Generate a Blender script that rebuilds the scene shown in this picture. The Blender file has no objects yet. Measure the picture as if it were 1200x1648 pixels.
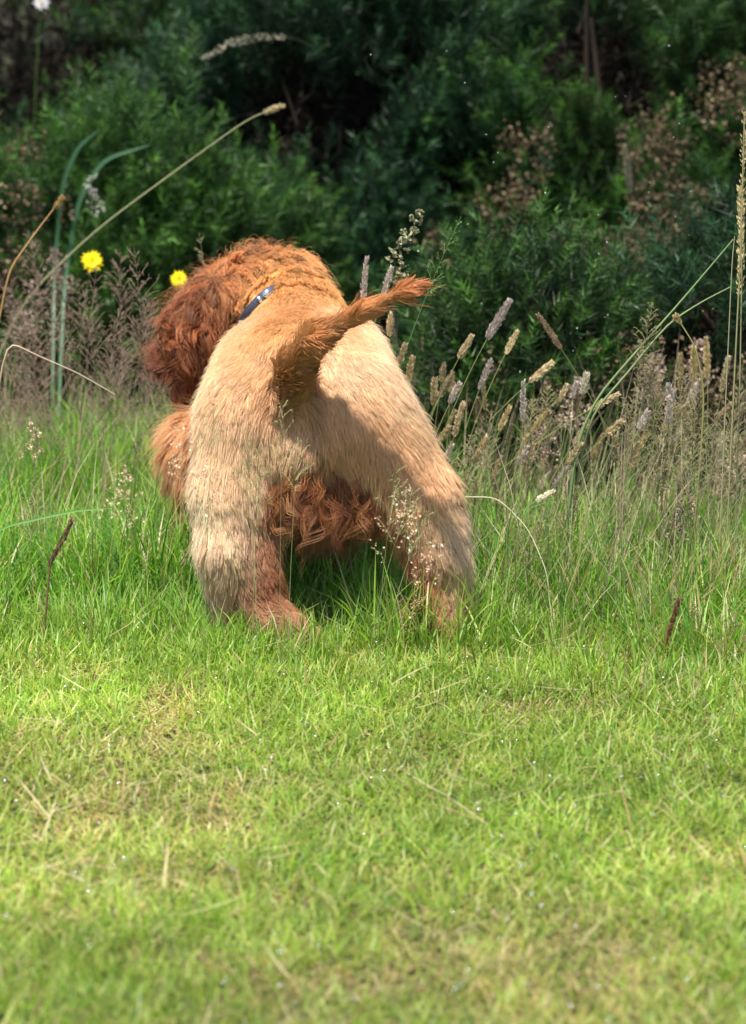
import bpy, math, random
import numpy as np
from mathutils import Vector, Matrix, kdtree

R = math.radians
sc = bpy.context.scene
rng = np.random.default_rng(7)
random.seed(7)

# ------------------------------------------------------------------ camera
PITCH, CAM, LENS, SENS = R(12.5), Vector((0, -5.0, 1.3)), 126.5, 36.0
cd = bpy.data.cameras.new('camera'); cam = bpy.data.objects.new('camera', cd)
sc.collection.objects.link(cam); sc.camera = cam
cam.location = CAM; cam.rotation_euler = (R(90) - PITCH, 0, 0)
cd.sensor_fit = 'VERTICAL'; cd.sensor_height = SENS; cd.sensor_width = SENS; cd.lens = LENS
cd.clip_start = 0.1; cd.clip_end = 2000
cd.dof.use_dof = True; cd.dof.focus_distance = 5.12; cd.dof.aperture_fstop = 5.0

# ------------------------------------------------------------------ light
SUN_EL, SUN_AZ = R(70), R(-152)      # azimuth of the sun measured from +Y, clockwise positive
wd = bpy.data.worlds.new('World'); sc.world = wd; wd.use_nodes = True
nt = wd.node_tree; nt.nodes.clear()
sky = nt.nodes.new('ShaderNodeTexSky'); sky.sky_type = 'NISHITA'; sky.sun_disc = False
sky.sun_elevation = SUN_EL; sky.sun_rotation = SUN_AZ; sky.air_density = 1.0; sky.dust_density = 1.5
bg = nt.nodes.new('ShaderNodeBackground'); bg.inputs[1].default_value = 0.11
wo = nt.nodes.new('ShaderNodeOutputWorld')
nt.links.new(sky.outputs[0], bg.inputs[0]); nt.links.new(bg.outputs[0], wo.inputs[0])
sl = bpy.data.lights.new('sun', 'SUN'); sl.energy = 4.6; sl.angle = R(2.0); sl.color = (1.0, 0.95, 0.87)
sun = bpy.data.objects.new('sun', sl); sc.collection.objects.link(sun)
sdir = Vector((math.sin(SUN_AZ) * math.cos(SUN_EL), math.cos(SUN_AZ) * math.cos(SUN_EL), math.sin(SUN_EL)))
sun.rotation_euler = sdir.to_track_quat('Z', 'Y').to_euler(); sun.location = (-3, -3, 6)
vs = sc.view_settings
sc.display_settings.display_device = 'sRGB'
vs.view_transform = 'Standard'; vs.look = 'None'; vs.gamma = 1.0; vs.exposure = 0.95; vs.use_curve_mapping = False
cy = sc.cycles
cy.max_bounces = 8; cy.diffuse_bounces = 4; cy.glossy_bounces = 4; cy.transmission_bounces = 6
cy.use_adaptive_sampling = True; cy.adaptive_threshold = 0.01
cy.use_denoising = True
cy.sample_clamp_indirect = 8.0

# ------------------------------------------------------------------ helpers
VF = Vector((0, math.cos(PITCH), -math.sin(PITCH))); VU = Vector((0, math.sin(PITCH), math.cos(PITCH)))
PXS = SENS / LENS / 1648.0
def at(px, py, Y):
    """Point of the world plane y = Y seen at photo pixel (px, py)."""
    d = VF + Vector((1, 0, 0)) * ((px - 600) * PXS) + VU * (-(py - 824) * PXS)
    return CAM + d * ((Y - CAM.y) / d.y)
def ground_at(px, py):
    d = VF + Vector((1, 0, 0)) * ((px - 600) * PXS) + VU * (-(py - 824) * PXS)
    return CAM + d * (-CAM.z / d.z)
def mpp(Y): return (Y - CAM.y) / math.cos(PITCH) * PXS
def lin(r, g, b):
    f = lambda c: (c / 255 / 12.92) if c / 255 <= 0.04045 else ((c / 255 + 0.055) / 1.055) ** 2.4
    return np.array([f(r), f(g), f(b)])
def hashn(ix, iy, iz, seed):
    h = (ix.astype(np.int64) * 374761393 + iy.astype(np.int64) * 668265263 + iz.astype(np.int64) * 2147483647 + seed * 144665) & 0xffffffff
    h = ((h ^ (h >> 13)) * 1274126177) & 0xffffffff
    h = (h ^ (h >> 16)) & 0xffffffff
    return h / 4294967295.0
def noise3(P, scale, seed=0):
    """value noise in 0..1, P (N,3)"""
    q = P / scale; i = np.floor(q).astype(np.int64); f = q - i; f = f * f * (3 - 2 * f)
    out = 0
    for dx in (0, 1):
        for dy in (0, 1):
            for dz in (0, 1):
                w = (f[:, 0] if dx else 1 - f[:, 0]) * (f[:, 1] if dy else 1 - f[:, 1]) * (f[:, 2] if dz else 1 - f[:, 2])
                out = out + w * hashn(i[:, 0] + dx, i[:, 1] + dy, i[:, 2] + dz, seed)
    return out
def norm(v): return v / np.maximum(np.linalg.norm(v, axis=-1, keepdims=True), 1e-9)
def clampc(c): return np.clip(c, 0.002, 0.95)

def mesh_obj(name, V, F, mat, col=None, parent=None, smooth=False, ctr=None):
    """V (n,3), F (m,3|4) numpy -> linked object; ctr is the object's origin"""
    V = np.asarray(V, float); F = np.asarray(F, np.int32)
    o0 = np.zeros(3) if ctr is None else np.array(ctr, float)
    me = bpy.data.meshes.new(name)
    me.vertices.add(len(V)); me.vertices.foreach_set('co', (V - o0).astype(np.float32).ravel())
    k = F.shape[1]
    me.loops.add(F.size); me.loops.foreach_set('vertex_index', F.ravel())
    me.polygons.add(len(F)); me.polygons.foreach_set('loop_start', np.arange(0, F.size, k, dtype=np.int32))
    if smooth: me.polygons.foreach_set('use_smooth', np.ones(len(F), bool))
    me.update(calc_edges=True)
    if col is not None:
        a = me.attributes.new('col', 'FLOAT_COLOR', 'POINT')
        c = np.ones((len(V), 4), np.float32); c[:, :3] = clampc(col); a.data.foreach_set('color', c.ravel())
    if mat: me.materials.append(mat)
    o = bpy.data.objects.new(name, me); sc.collection.objects.link(o)
    if ctr is not None: o.location = ctr
    if parent is not None:
        o.parent = parent; o.location = Vector(o.location) - parent.matrix_basis.translation
    return o
def tag(o, label=None, cat=None, group=None, kind=None):
    if label: o['label'] = label
    if cat: o['category'] = cat
    if group: o['group'] = group
    if kind: o['kind'] = kind
    return o
def empty(name, loc):
    o = bpy.data.objects.new(name, None); sc.collection.objects.link(o); o.location = loc; o.empty_display_size = 0.05
    return o

# ------------------------------------------------------------------ materials
def leaf_mat(name, trans=0.35, rough=0.45, spec=0.4, tcol=(1.0, 1.0, 0.55)):
    m = bpy.data.materials.new(name); m.use_nodes = True; n = m.node_tree.nodes; l = m.node_tree.links; n.clear()
    a = n.new('ShaderNodeAttribute'); a.attribute_name = 'col'
    nz = n.new('ShaderNodeTexNoise'); nz.inputs['Scale'].default_value = 90; geo = n.new('ShaderNodeNewGeometry')
    l.new(geo.outputs['Position'], nz.inputs['Vector'])
    mr = n.new('ShaderNodeMapRange'); mr.inputs[3].default_value = 0.75; mr.inputs[4].default_value = 1.25; l.new(nz.outputs[0], mr.inputs[0])
    mx = n.new('ShaderNodeVectorMath'); mx.operation = 'SCALE'; l.new(a.outputs['Color'], mx.inputs[0]); l.new(mr.outputs[0], mx.inputs['Scale'])
    p = n.new('ShaderNodeBsdfPrincipled'); p.inputs['Roughness'].default_value = rough; p.inputs['Specular IOR Level'].default_value = spec
    l.new(mx.outputs[0], p.inputs['Base Color'])
    out = n.new('ShaderNodeOutputMaterial')
    if trans > 0:
        t = n.new('ShaderNodeBsdfTranslucent'); tv = n.new('ShaderNodeVectorMath'); tv.operation = 'MULTIPLY'
        l.new(mx.outputs[0], tv.inputs[0]); tv.inputs[1].default_value = [c * 1.5 for c in tcol]; l.new(tv.outputs[0], t.inputs[0])
        s = n.new('ShaderNodeMixShader'); s.inputs[0].default_value = trans
        l.new(p.outputs[0], s.inputs[1]); l.new(t.outputs[0], s.inputs[2]); l.new(s.outputs[0], out.inputs[0])
    else: l.new(p.outputs[0], out.inputs[0])
    return m
def plain_mat(name, col, rough=0.6, metal=0.0, spec=0.5, bump=0.0, bscale=200):
    m = bpy.data.materials.new(name); m.use_nodes = True; n = m.node_tree.nodes; l = m.node_tree.links
    p = n['Principled BSDF']; p.inputs['Roughness'].default_value = rough; p.inputs['Metallic'].default_value = metal
    p.inputs['Specular IOR Level'].default_value = spec
    nz = n.new('ShaderNodeTexNoise'); nz.inputs['Scale'].default_value = bscale; nz.inputs['Detail'].default_value = 4
    tc = n.new('ShaderNodeNewGeometry'); l.new(tc.outputs['Position'], nz.inputs['Vector'])
    rp = n.new('ShaderNodeValToRGB'); l.new(nz.outputs[0], rp.inputs[0])
    rp.color_ramp.elements[0].position = 0.3; rp.color_ramp.elements[1].position = 0.7
    rp.color_ramp.elements[0].color = tuple(c * 0.7 for c in col) + (1,); rp.color_ramp.elements[1].color = tuple(min(1, c * 1.25) for c in col) + (1,)
    l.new(rp.outputs[0], p.inputs['Base Color'])
    if bump:
        b = n.new('ShaderNodeBump'); b.inputs['Strength'].default_value = bump; b.inputs['Distance'].default_value = 0.002
        l.new(nz.outputs[0], b.inputs['Height']); l.new(b.outputs[0], p.inputs['Normal'])
    return m
def hair_mat(name, rough=0.36):
    m = bpy.data.materials.new(name); m.use_nodes = True; n = m.node_tree.nodes; l = m.node_tree.links; n.clear()
    a = n.new('ShaderNodeAttribute'); a.attribute_name = 'col'
    p = n.new('ShaderNodeBsdfPrincipled'); p.inputs['Roughness'].default_value = rough; p.inputs['Specular IOR Level'].default_value = .45
    l.new(a.outputs['Color'], p.inputs['Base Color'])
    t = n.new('ShaderNodeBsdfTranslucent'); l.new(a.outputs['Color'], t.inputs[0])
    mx = n.new('ShaderNodeMixShader'); mx.inputs[0].default_value = .3; l.new(p.outputs[0], mx.inputs[1]); l.new(t.outputs[0], mx.inputs[2])
    out = n.new('ShaderNodeOutputMaterial'); l.new(mx.outputs[0], out.inputs[0])
    return m
M_GRASS = leaf_mat('grass_blade', 0.42, 0.42, 0.3)
M_DRY = leaf_mat('dry_stem', 0.25, 0.6, 0.3, (1, .95, .8))
M_GORSE = leaf_mat('gorse_needles', 0.18, 0.5, 0.35)
M_TWIG = leaf_mat('dead_twigs', 0.0, 0.8, 0.2)
M_LEAF = leaf_mat('broad_leaf', 0.3, 0.4, 0.4)
M_PETAL = leaf_mat('petal', 0.35, 0.6, 0.2, (1, 1, .9))
M_FUR = hair_mat('dog_fur')

# ------------------------------------------------------------------ ground
def ground():
    xs = np.unique(np.concatenate([np.linspace(-3, 3, 61), [-400, -100, -30, -10, 10, 30, 100, 400]]))
    ys = np.unique(np.concatenate([np.linspace(-3, 5, 81), [-400, -100, -30, -8, 8, 15, 40, 100, 400]]))
    X, Y = np.meshgrid(xs, ys, indexing='ij'); P = np.stack([X.ravel(), Y.ravel(), 0 * X.ravel()], 1)
    near = np.clip(1 - np.maximum(np.abs(P[:, 0]) - 3, 0) / 2, 0, 1)
    P[:, 2] = (noise3(P, 0.5, 3) - 0.5) * 0.012 * near - 0.004
    nx, ny = len(xs), len(ys); i = np.arange(nx * ny).reshape(nx, ny)
    F = np.stack([i[:-1, :-1].ravel(), i[1:, :-1].ravel(), i[1:, 1:].ravel(), i[:-1, 1:].ravel()], 1)
    m = bpy.data.materials.new('soil_and_thatch'); m.use_nodes = True; n = m.node_tree.nodes; l = m.node_tree.links
    p = n['Principled BSDF']; p.inputs['Roughness'].default_value = 0.95
    g = n.new('ShaderNodeNewGeometry')
    n1 = n.new('ShaderNodeTexNoise'); n1.inputs['Scale'].default_value = 4; n1.inputs['Detail'].default_value = 6; l.new(g.outputs['Position'], n1.inputs['Vector'])
    n2 = n.new('ShaderNodeTexNoise'); n2.inputs['Scale'].default_value = 180; n2.inputs['Detail'].default_value = 4; l.new(g.outputs['Position'], n2.inputs['Vector'])
    r1 = n.new('ShaderNodeValToRGB'); l.new(n1.outputs[0], r1.inputs[0])
    r1.color_ramp.elements[0].position = .35; r1.color_ramp.elements[0].color = (.05, .075, .018, 1)
    r1.color_ramp.elements[1].position = .65; r1.color_ramp.elements[1].color = (.12, .10, .04, 1)
    mx = n.new('ShaderNodeMix'); mx.data_type = 'RGBA'; mx.blend_type = 'MULTIPLY'; mx.inputs[0].default_value = .8
    l.new(r1.outputs[0], mx.inputs[6]); l.new(n2.outputs[0], mx.inputs[7]); l.new(mx.outputs[2], p.inputs['Base Color'])
    b = n.new('ShaderNodeBump'); b.inputs['Distance'].default_value = .01; l.new(n2.outputs[0], b.inputs['Height']); l.new(b.outputs[0], p.inputs['Normal'])
    tag(mesh_obj('lawn_ground', P, F, m, smooth=True), kind='structure')
ground()

# ------------------------------------------------------------------ blades
def blade_mesh(P, H, W, az, lean, curve, col, tipcol=None, tw=None):
    N = len(P); ts = [0, .33, .68, 1.0]; wf = [.75, 1.0, .7, 0]
    d = np.stack([np.cos(az), np.sin(az), 0 * az], 1)
    a2 = az + math.pi / 2 + (0 if tw is None else tw); s = np.stack([np.cos(a2), np.sin(a2), 0 * az], 1)
    pos = P.copy(); V = []; C = []
    tip = col if tipcol is None else tipcol
    for k in range(4):
        if k:
            dt = ts[k] - ts[k - 1]; th = lean + curve * (ts[k] + ts[k - 1]) / 2
            pos = pos + (d * np.sin(th)[:, None] + np.array([0, 0, 1.]) * np.cos(th)[:, None]) * (H * dt)[:, None]
        c = col * (1 - ts[k]) + tip * ts[k]
        if k < 3:
            V += [pos - s * (W * wf[k] / 2)[:, None], pos + s * (W * wf[k] / 2)[:, None]]; C += [c, c]
        else: V.append(pos); C.append(c)
    V = np.stack(V, 1).reshape(-1, 3); C = np.stack(C, 1).reshape(-1, 3)
    f = np.array([[0, 1, 3], [0, 3, 2], [2, 3, 5], [2, 5, 4], [4, 5, 6]])
    F = (f[None] + (np.arange(N) * 7)[:, None, None]).reshape(-1, 3)
    return V, F, C
def pick(cols, p, N):
    cols = np.array(cols); return cols[rng.choice(len(cols), N, p=np.array(p) / sum(p))]

def straw_field(P):
    """dry patches of the lawn, 0..1"""
    n = noise3(P, 0.28, 11) * .6 + noise3(P, 0.09, 12) * .4
    s = np.clip((n - .5) * 3.2, 0, 1)
    for px, py, r, a in ((880, 1570, .16, .9), (470, 1640, .12, .5), (180, 1290, .17, .75), (90, 1390, .1, .5), (1120, 1390, .08, .5), (650, 1240, .1, .3)):
        g = ground_at(px, py); d2 = (P[:, 0] - g.x) ** 2 + ((P[:, 1] - g.y) * .6) ** 2
        s = np.maximum(s, a * np.exp(-d2 / r ** 2))
    return s

def lawn():
    # mown lawn
    def region(n, x0, x1, y0, y1): return np.stack([rng.uniform(x0, x1, n), rng.uniform(y0, y1, n), np.zeros(n)], 1)
    P = np.concatenate([region(175000, -.85, .85, -2.15, .15), region(9000, -3, -.85, -3, .2), region(9000, .85, 3, -3, .2), region(5000, -.85, .85, -3, -2.15)])
    N = len(P); st = straw_field(P); clump = noise3(P, .05, 5)
    H = rng.uniform(.014, .048, N) * (.75 + .6 * clump) * (1 - .35 * st)
    wide = 1 + np.clip(np.abs(P[:, 0]) - .8, 0, 1) * 1.5
    W = rng.uniform(.0012, .0026, N) * wide; H *= wide ** .3
    az = rng.uniform(0, 2 * math.pi, N); lean = rng.uniform(.15, 1.5, N); curve = rng.uniform(-.3, 1.3, N)
    g = pick([(.22, .36, .04), (.30, .42, .06), (.16, .31, .04), (.42, .47, .15), (.12, .24, .06)], [4, 3, 3, 3, 1], N)
    s = pick([(.50, .42, .20), (.42, .31, .14), (.58, .50, .30), (.30, .19, .10)], [4, 3, 2, 1], N)
    isst = (rng.random(N) < (.08 + .62 * st))[:, None]
    g = g * (1 - .35 * st[:, None]) + np.array([.40, .38, .12]) * .35 * st[:, None]
    c = np.where(isst, s, g) * rng.uniform(.75, 1.2, (N, 1))
    lean = np.where(isst[:, 0], rng.uniform(.9, 1.5, N), lean)
    wd_ = slice(0, 2600); W[wd_] = rng.uniform(.004, .008, 2600); H[wd_] = rng.uniform(.010, .022, 2600); lean[wd_] = rng.uniform(.9, 1.5, 2600); c[wd_] = pick([(.12, .26, .05), (.18, .32, .09), (.24, .36, .12)], [3, 2, 1], 2600)
    db = slice(2600, 3700); W[db] = rng.uniform(.0012, .003, 1100); H[db] = rng.uniform(.04, .10, 1100); lean[db] = rng.uniform(1.2, 1.55, 1100); curve[db] = rng.uniform(-.3, .3, 1100); P[db, 2] = rng.uniform(.008, .03, 1100); c[db] = pick([(.55, .48, .30), (.38, .26, .14), (.24, .14, .08)], [4, 2, 1], 1100)
    big = noise3(P, .35, 21)[:, None]; c = c * (.8 + .4 * big) * (.8 + .4 * noise3(P, .07, 22)[:, None])
    c = c * np.array([.97, .95, .88])
    V, F, C = blade_mesh(P, H, W, az, lean, curve, c, c * 1.1 + np.array([.02, .02, .01]), rng.uniform(-1, 1, N))
    tag(mesh_obj('lawn_grass', V, F, M_GRASS, C), 'short mown lawn grass with dry straw patches in the foreground', 'grass', kind='stuff')

def edge_y(x):   # where the mown lawn gives way to the rough
    return -.09 - .24 * np.clip((x - .05) / .35, 0, 1) + .05 * np.sin(x * 7)
def far_y(x): return 1.12 - .55 * np.clip((x + .02) / .2, 0, 1)
def rough():
    n = 120000
    P = np.stack([rng.uniform(-.95, .95, n), rng.uniform(-.5, 2.3, n), np.zeros(n)], 1)
    e = edge_y(P[:, 0]); keep = (P[:, 1] > e + rng.normal(0, .13, n)) & (P[:, 1] < far_y(P[:, 0]) + rng.normal(0, .07, n)); P = P[keep]
    m = 22000
    Q = np.stack([rng.uniform(-3.2, 3.2, m), rng.uniform(-.4, 2.6, m), np.zeros(m)], 1)
    Q = Q[(np.abs(Q[:, 0]) > .9) & (Q[:, 1] > edge_y(Q[:, 0]) + rng.normal(0, .08, len(Q))) & (Q[:, 1] < far_y(Q[:, 0]) + rng.normal(0, .08, len(Q)))]
    X_ = np.stack([rng.uniform(-.02, .17, 420), rng.uniform(-.12, .12, 420), np.zeros(420)], 1)
    Y_ = np.stack([rng.uniform(-.27, -.04, 420), rng.uniform(-.16, -.04, 420), np.zeros(420)], 1)
    P = np.concatenate([X_, Y_, P, Q]); N = len(P); d = P[:, 1] - edge_y(P[:, 0])
    clump = noise3(P, .10, 31); right = np.clip((P[:, 0] - .12) / .2, 0, 1)
    H = (.034 + .10 * np.clip((d + .05) / .45, 0, 1) - .02 * right * np.clip(d / .5, 0, 1)) * rng.uniform(.5, 1.35, N) * (.6 + .8 * clump)
    # trampled flat around the dog's left paw
    H[:420] = rng.uniform(.06, .16, 420); H[420:840] = rng.uniform(.035, .085, 420)
    under = (np.arange(N) > 840) & (P[:, 0] > -.2) & (P[:, 0] < .16) & (P[:, 1] > .0) & (P[:, 1] < .45); H = np.where(under, H * .5, H)
    W = rng.uniform(.0014, .0034, N) * (1 + (np.abs(P[:, 0]) > .9) * 1.0) * (1 + .25 * np.clip(P[:, 1], 0, 2))
    az = rng.uniform(0, 2 * math.pi, N) + 0.0; lean = np.abs(rng.normal(0, .35, N)); curve = rng.uniform(0, 1.0, N)
    g = pick([(.13, .30, .025), (.19, .37, .035), (.08, .22, .03), (.27, .42, .06), (.15, .27, .09)], [4, 3, 3, 2, 1], N)
    s = pick([(.45, .38, .20), (.36, .27, .15), (.5, .45, .28)], [3, 2, 2], N)
    isst = (rng.random(N) < .08 + .10 * np.clip(d, 0, 1) + .12 * right)[:, None]
    c = np.where(isst, s, g) * rng.uniform(.7, 1.2, (N, 1)) * (.8 + .4 * noise3(P, .3, 33)[:, None])
    k_ = np.clip(1 - (d + .05) / .32, 0, 1)[:, None] * (~isst); c = c * (1 - k_ * .8) + pick([(.22, .36, .04), (.30, .42, .06), (.16, .31, .04), (.42, .47, .15)], [4, 3, 3, 2], N) * rng.uniform(.8, 1.15, (N, 1)) * k_ * .8
    V, F, C = blade_mesh(P, H, W, az, lean, curve, c, c * 1.15 + .01, rng.uniform(-1, 1, N))
    tag(mesh_obj('rough_grass', V, F, M_GRASS, C), 'long green unmown grass around and behind the dog', 'grass', kind='stuff')
lawn(); rough()

# ------------------------------------------------------------------ gorse
def sprigs(C0, D, L, col, tipc, ns=72, wid=.0010):
    M = len(C0)
    a = norm(np.cross(D, rng.normal(size=(M, 3)))); b = np.cross(D, a)
    t = np.tile(np.linspace(.05, 1, ns), (M, 1)) + rng.uniform(-.02, .02, (M, ns))
    bend = norm(rng.normal(size=(M, 3))) * .25
    base = C0[:, None] + D[:, None] * (L[:, None] * t)[..., None] + bend[:, None] * (L[:, None] * t ** 2)[..., None] * .6
    ph = rng.uniform(0, 2 * math.pi, (M, ns))
    rad = a[:, None] * np.cos(ph)[..., None] + b[:, None] * np.sin(ph)[..., None]
    sd = norm(rad * rng.uniform(.5, 1.0, (M, ns, 1)) + D[:, None] * rng.uniform(.35, 1.0, (M, ns, 1)))
    sl_ = (L[:, None] * .36 * (1.15 - .75 * t) * rng.uniform(.7, 1.25, (M, ns)))[..., None]
    side = norm(np.cross(sd, rng.normal(size=(M, ns, 3)))) * (wid * rng.uniform(.7, 1.4, (M, ns, 1)))
    V = np.stack([base - side, base + side, base + sd * sl_], 2).reshape(-1, 3)
    cc = col[:, None] * (1 - t[..., None] ** 2) + tipc[:, None] * (t[..., None] ** 2)
    cc = cc * rng.uniform(.75, 1.25, (M, ns, 1))
    Cc = np.repeat(cc[:, :, None], 3, 2).reshape(-1, 3)
    # woody stem
    p0, p1 = C0, C0 + D * L[:, None]; w = a * .0012
    S = np.stack([p0 - w, p0 + w, p1], 1).reshape(-1, 3); Sc = np.repeat((col * .6 + np.array([.04, .03, .01]))[:, None], 3, 1).reshape(-1, 3)
    V = np.concatenate([V, S]); Cc = np.concatenate([Cc, Sc])
    return V, np.arange(len(V)).reshape(-1, 3), Cc
def tubes(paths, radii, cols, sides=4):
    """paths: list of (k,3); radii: list of (k,) ; returns V,F(quads),C"""
    Vs, Fs, Cs = [], [], []; off = 0
    for P, r, c in zip(paths, radii, cols):
        P = np.asarray(P, float); k = len(P); r = np.broadcast_to(np.asarray(r, float), (k,))
        T = norm(np.gradient(P, axis=0)); ref = np.array([.31, .83, .46]); A = norm(np.cross(T, ref)); B = np.cross(T, A)
        an = np.arange(sides) / sides * 2 * math.pi
        ring = P[:, None] + (A[:, None] * np.cos(an)[None, :, None] + B[:, None] * np.sin(an)[None, :, None]) * r[:, None, None]
        Vs.append(ring.reshape(-1, 3)); Cs.append(np.repeat(np.broadcast_to(np.asarray(c, float), (k, 3)), sides, 0))
        i = np.arange(k * sides).reshape(k, sides) + off; j = np.roll(i, -1, 1)
        Fs.append(np.stack([i[:-1].ravel(), j[:-1].ravel(), j[1:].ravel(), i[1:].ravel()], 1)); off += k * sides
    return np.concatenate(Vs), np.concatenate(Fs), np.concatenate(Cs)
def flakes(P, size, col, jit=.3):
    """small crumpled leaves / dry flowers: two crossed triangles pairs each"""
    N = len(P); out = []
    for _ in range(2):
        u = norm(rng.normal(size=(N, 3))); v = norm(np.cross(u, rng.normal(size=(N, 3))))
        s = (size * rng.uniform(.7, 1.3, N))[:, None]
        out.append(np.stack([P - u * s * .5, P + v * s * .35, P + u * s * .55, P - v * s * .35], 1))
    V = np.concatenate(out, 1).reshape(-1, 3); F = np.arange(len(V)).reshape(-1, 4)
    c = np.repeat((col * rng.uniform(1 - jit, 1 + jit, (N, 1)))[:, None], 8, 1).reshape(-1, 3)
    return V, F, c

def gorse_bush(label, cx, cy, rx, ry, h, n, base, tipc, dead=(), ndead=0, inner=14000, sz=(.07, .15), grp=None):
    if cy > 1.3:
        cy += .42; cx *= 1.07; rx *= 1.07; h *= 1.03; dead = [(a, b, c + .42, d) for a, b, c, d in dead]
    root = empty('gorse_bush', (cx, cy, 0)); tag(root, label, 'bush', grp)
    # crown of needle-bearing shoots
    u = norm(rng.normal(size=(n, 3))); u[:, 2] = np.abs(u[:, 2]) * 1.0 - .05 * (rng.random(n) < .4); u = norm(u)
    front = u[:, 1] < .35; u[~front, 1] *= rng.choice([1, -1], (~front).sum()); 
    bump = .74 + .5 * noise3(u * .5 + np.array([cx, cy, 0]) * 3.1, .16, 41) 
    rho = bump * (1 - np.abs(rng.normal(0, .16, n)))
    P = np.stack([cx + u[:, 0] * rx * rho, cy + u[:, 1] * ry * rho, .02 + (h - .02) * u[:, 2] * rho], 1)
    kp = noise3(P, .17, 47) * .65 + noise3(P, .07, 48) * .35 > .44; P, u = P[kp], u[kp]; n = len(P)
    D = norm(u * .6 + np.array([0, 0, .55]) + rng.normal(size=(n, 3)) * .38)
    L = rng.uniform(sz[0], sz[1], n)
    shade = (.6 + .8 * noise3(P, .14, 42))[:, None]
    br = (rng.random(n) < .16)[:, None]
    c = np.array(base) * shade * rng.uniform(.8, 1.2, (n, 1))
    t = np.where(br, np.array(tipc) * 1.5, np.array(tipc) * .75) * rng.uniform(.7, 1.2, (n, 1))
    V, F, C = sprigs(P, D, L, c, t)
    mesh_obj('foliage', V, F, M_GORSE, C, root)
    # dead inner twigs
    q = rng.normal(size=(inner, 3)); q = norm(q) * (rng.random((inner, 1)) ** .5) * .72
    Pi = np.stack([cx + q[:, 0] * rx, cy + q[:, 1] * ry, np.abs(q[:, 2]) * h + .01], 1)
    Di = norm(rng.normal(size=(inner, 3)) + np.array([0, 0, .5])); s = norm(np.cross(Di, rng.normal(size=(inner, 3)))) * .003
    Li = rng.uniform(.04, .12, (inner, 1))
    V = np.stack([Pi - s, Pi + s, Pi + Di * Li], 1).reshape(-1, 3)
    c = np.repeat((np.array([.016, .011, .007]) * rng.uniform(.4, 1.4, (inner, 1)))[:, None], 3, 1).reshape(-1, 3)
    mesh_obj('dead_twigs', V, np.arange(len(V)).reshape(-1, 3), M_TWIG, c, root)
    # trunk and limbs
    ps, rs, cs = [], [], []
    for k in range(7):
        a = rng.uniform(0, 2 * math.pi); e = np.array([cx + math.cos(a) * rx * .55, cy + math.sin(a) * ry * .5, h * rng.uniform(.5, .85)])
        b = np.array([cx, cy, 0]); m = (b + e) / 2 + rng.normal(0, .05, 3); tt = np.linspace(0, 1, 7)[:, None]
        ps.append((1 - tt) ** 2 * b + 2 * tt * (1 - tt) * m + tt ** 2 * e); rs.append(np.linspace(.016, .004, 7)); cs.append((.045, .03, .02))
    V, F, C = tubes(ps, rs, cs, 6); mesh_obj('branches', V, F, M_TWIG, C, root, True)
    for (px, py, Y, r) in dead:
        r *= 1.15; k = int(ndead * 4 * r * r / .01); ctr = np.array(at(px, py, Y - .10)); m_ = max(3, k // 22)
        sub = norm(rng.normal(size=(m_, 3))) * (rng.random((m_, 1)) ** .5) * np.array([r, r * .6, r])
        pts = ctr + sub[rng.integers(0, m_, k)] + rng.normal(0, .010, (k, 3)) * np.array([1, 1, 1.6]); pts[:, 2] = np.maximum(pts[:, 2], .01)
        col = pick([(.14, .10, .055), (.20, .145, .08), (.09, .06, .035), (.27, .21, .12), (.05, .035, .02)], [3, 3, 3, 1, 3], len(pts))
        V, F, C = flakes(pts, np.full(len(pts), .0085), col); mesh_obj('dry_flowers', V, F, M_DRY, C, root)
    return root
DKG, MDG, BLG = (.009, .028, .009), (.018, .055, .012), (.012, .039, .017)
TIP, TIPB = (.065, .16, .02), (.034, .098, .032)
G = 'gorse bushes behind the long grass'
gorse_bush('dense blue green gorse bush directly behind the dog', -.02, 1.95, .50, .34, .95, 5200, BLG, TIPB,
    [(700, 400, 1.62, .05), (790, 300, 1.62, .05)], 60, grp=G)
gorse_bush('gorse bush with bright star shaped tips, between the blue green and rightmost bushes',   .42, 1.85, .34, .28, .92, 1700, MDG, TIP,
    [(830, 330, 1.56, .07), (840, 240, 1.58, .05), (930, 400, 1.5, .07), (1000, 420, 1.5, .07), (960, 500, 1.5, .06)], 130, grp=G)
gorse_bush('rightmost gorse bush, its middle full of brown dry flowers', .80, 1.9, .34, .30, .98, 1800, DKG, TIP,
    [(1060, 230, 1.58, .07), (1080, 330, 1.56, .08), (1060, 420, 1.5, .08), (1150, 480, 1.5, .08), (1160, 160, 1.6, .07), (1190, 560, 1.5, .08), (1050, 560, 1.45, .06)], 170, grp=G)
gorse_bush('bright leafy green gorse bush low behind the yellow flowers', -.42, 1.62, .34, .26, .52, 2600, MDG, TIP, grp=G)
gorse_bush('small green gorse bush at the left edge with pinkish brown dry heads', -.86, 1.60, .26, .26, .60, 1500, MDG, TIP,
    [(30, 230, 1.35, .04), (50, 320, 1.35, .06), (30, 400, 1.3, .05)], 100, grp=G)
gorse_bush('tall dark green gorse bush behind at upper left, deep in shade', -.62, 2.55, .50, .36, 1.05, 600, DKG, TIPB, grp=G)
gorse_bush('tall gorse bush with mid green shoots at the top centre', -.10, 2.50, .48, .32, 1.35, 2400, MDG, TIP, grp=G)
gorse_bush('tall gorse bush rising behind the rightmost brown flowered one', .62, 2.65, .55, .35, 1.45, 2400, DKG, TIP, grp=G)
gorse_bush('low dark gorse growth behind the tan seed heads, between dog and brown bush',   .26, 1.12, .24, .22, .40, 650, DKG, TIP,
    [(800, 620, .98, .05), (900, 640, .95, .05)], 60, grp=G)
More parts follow.
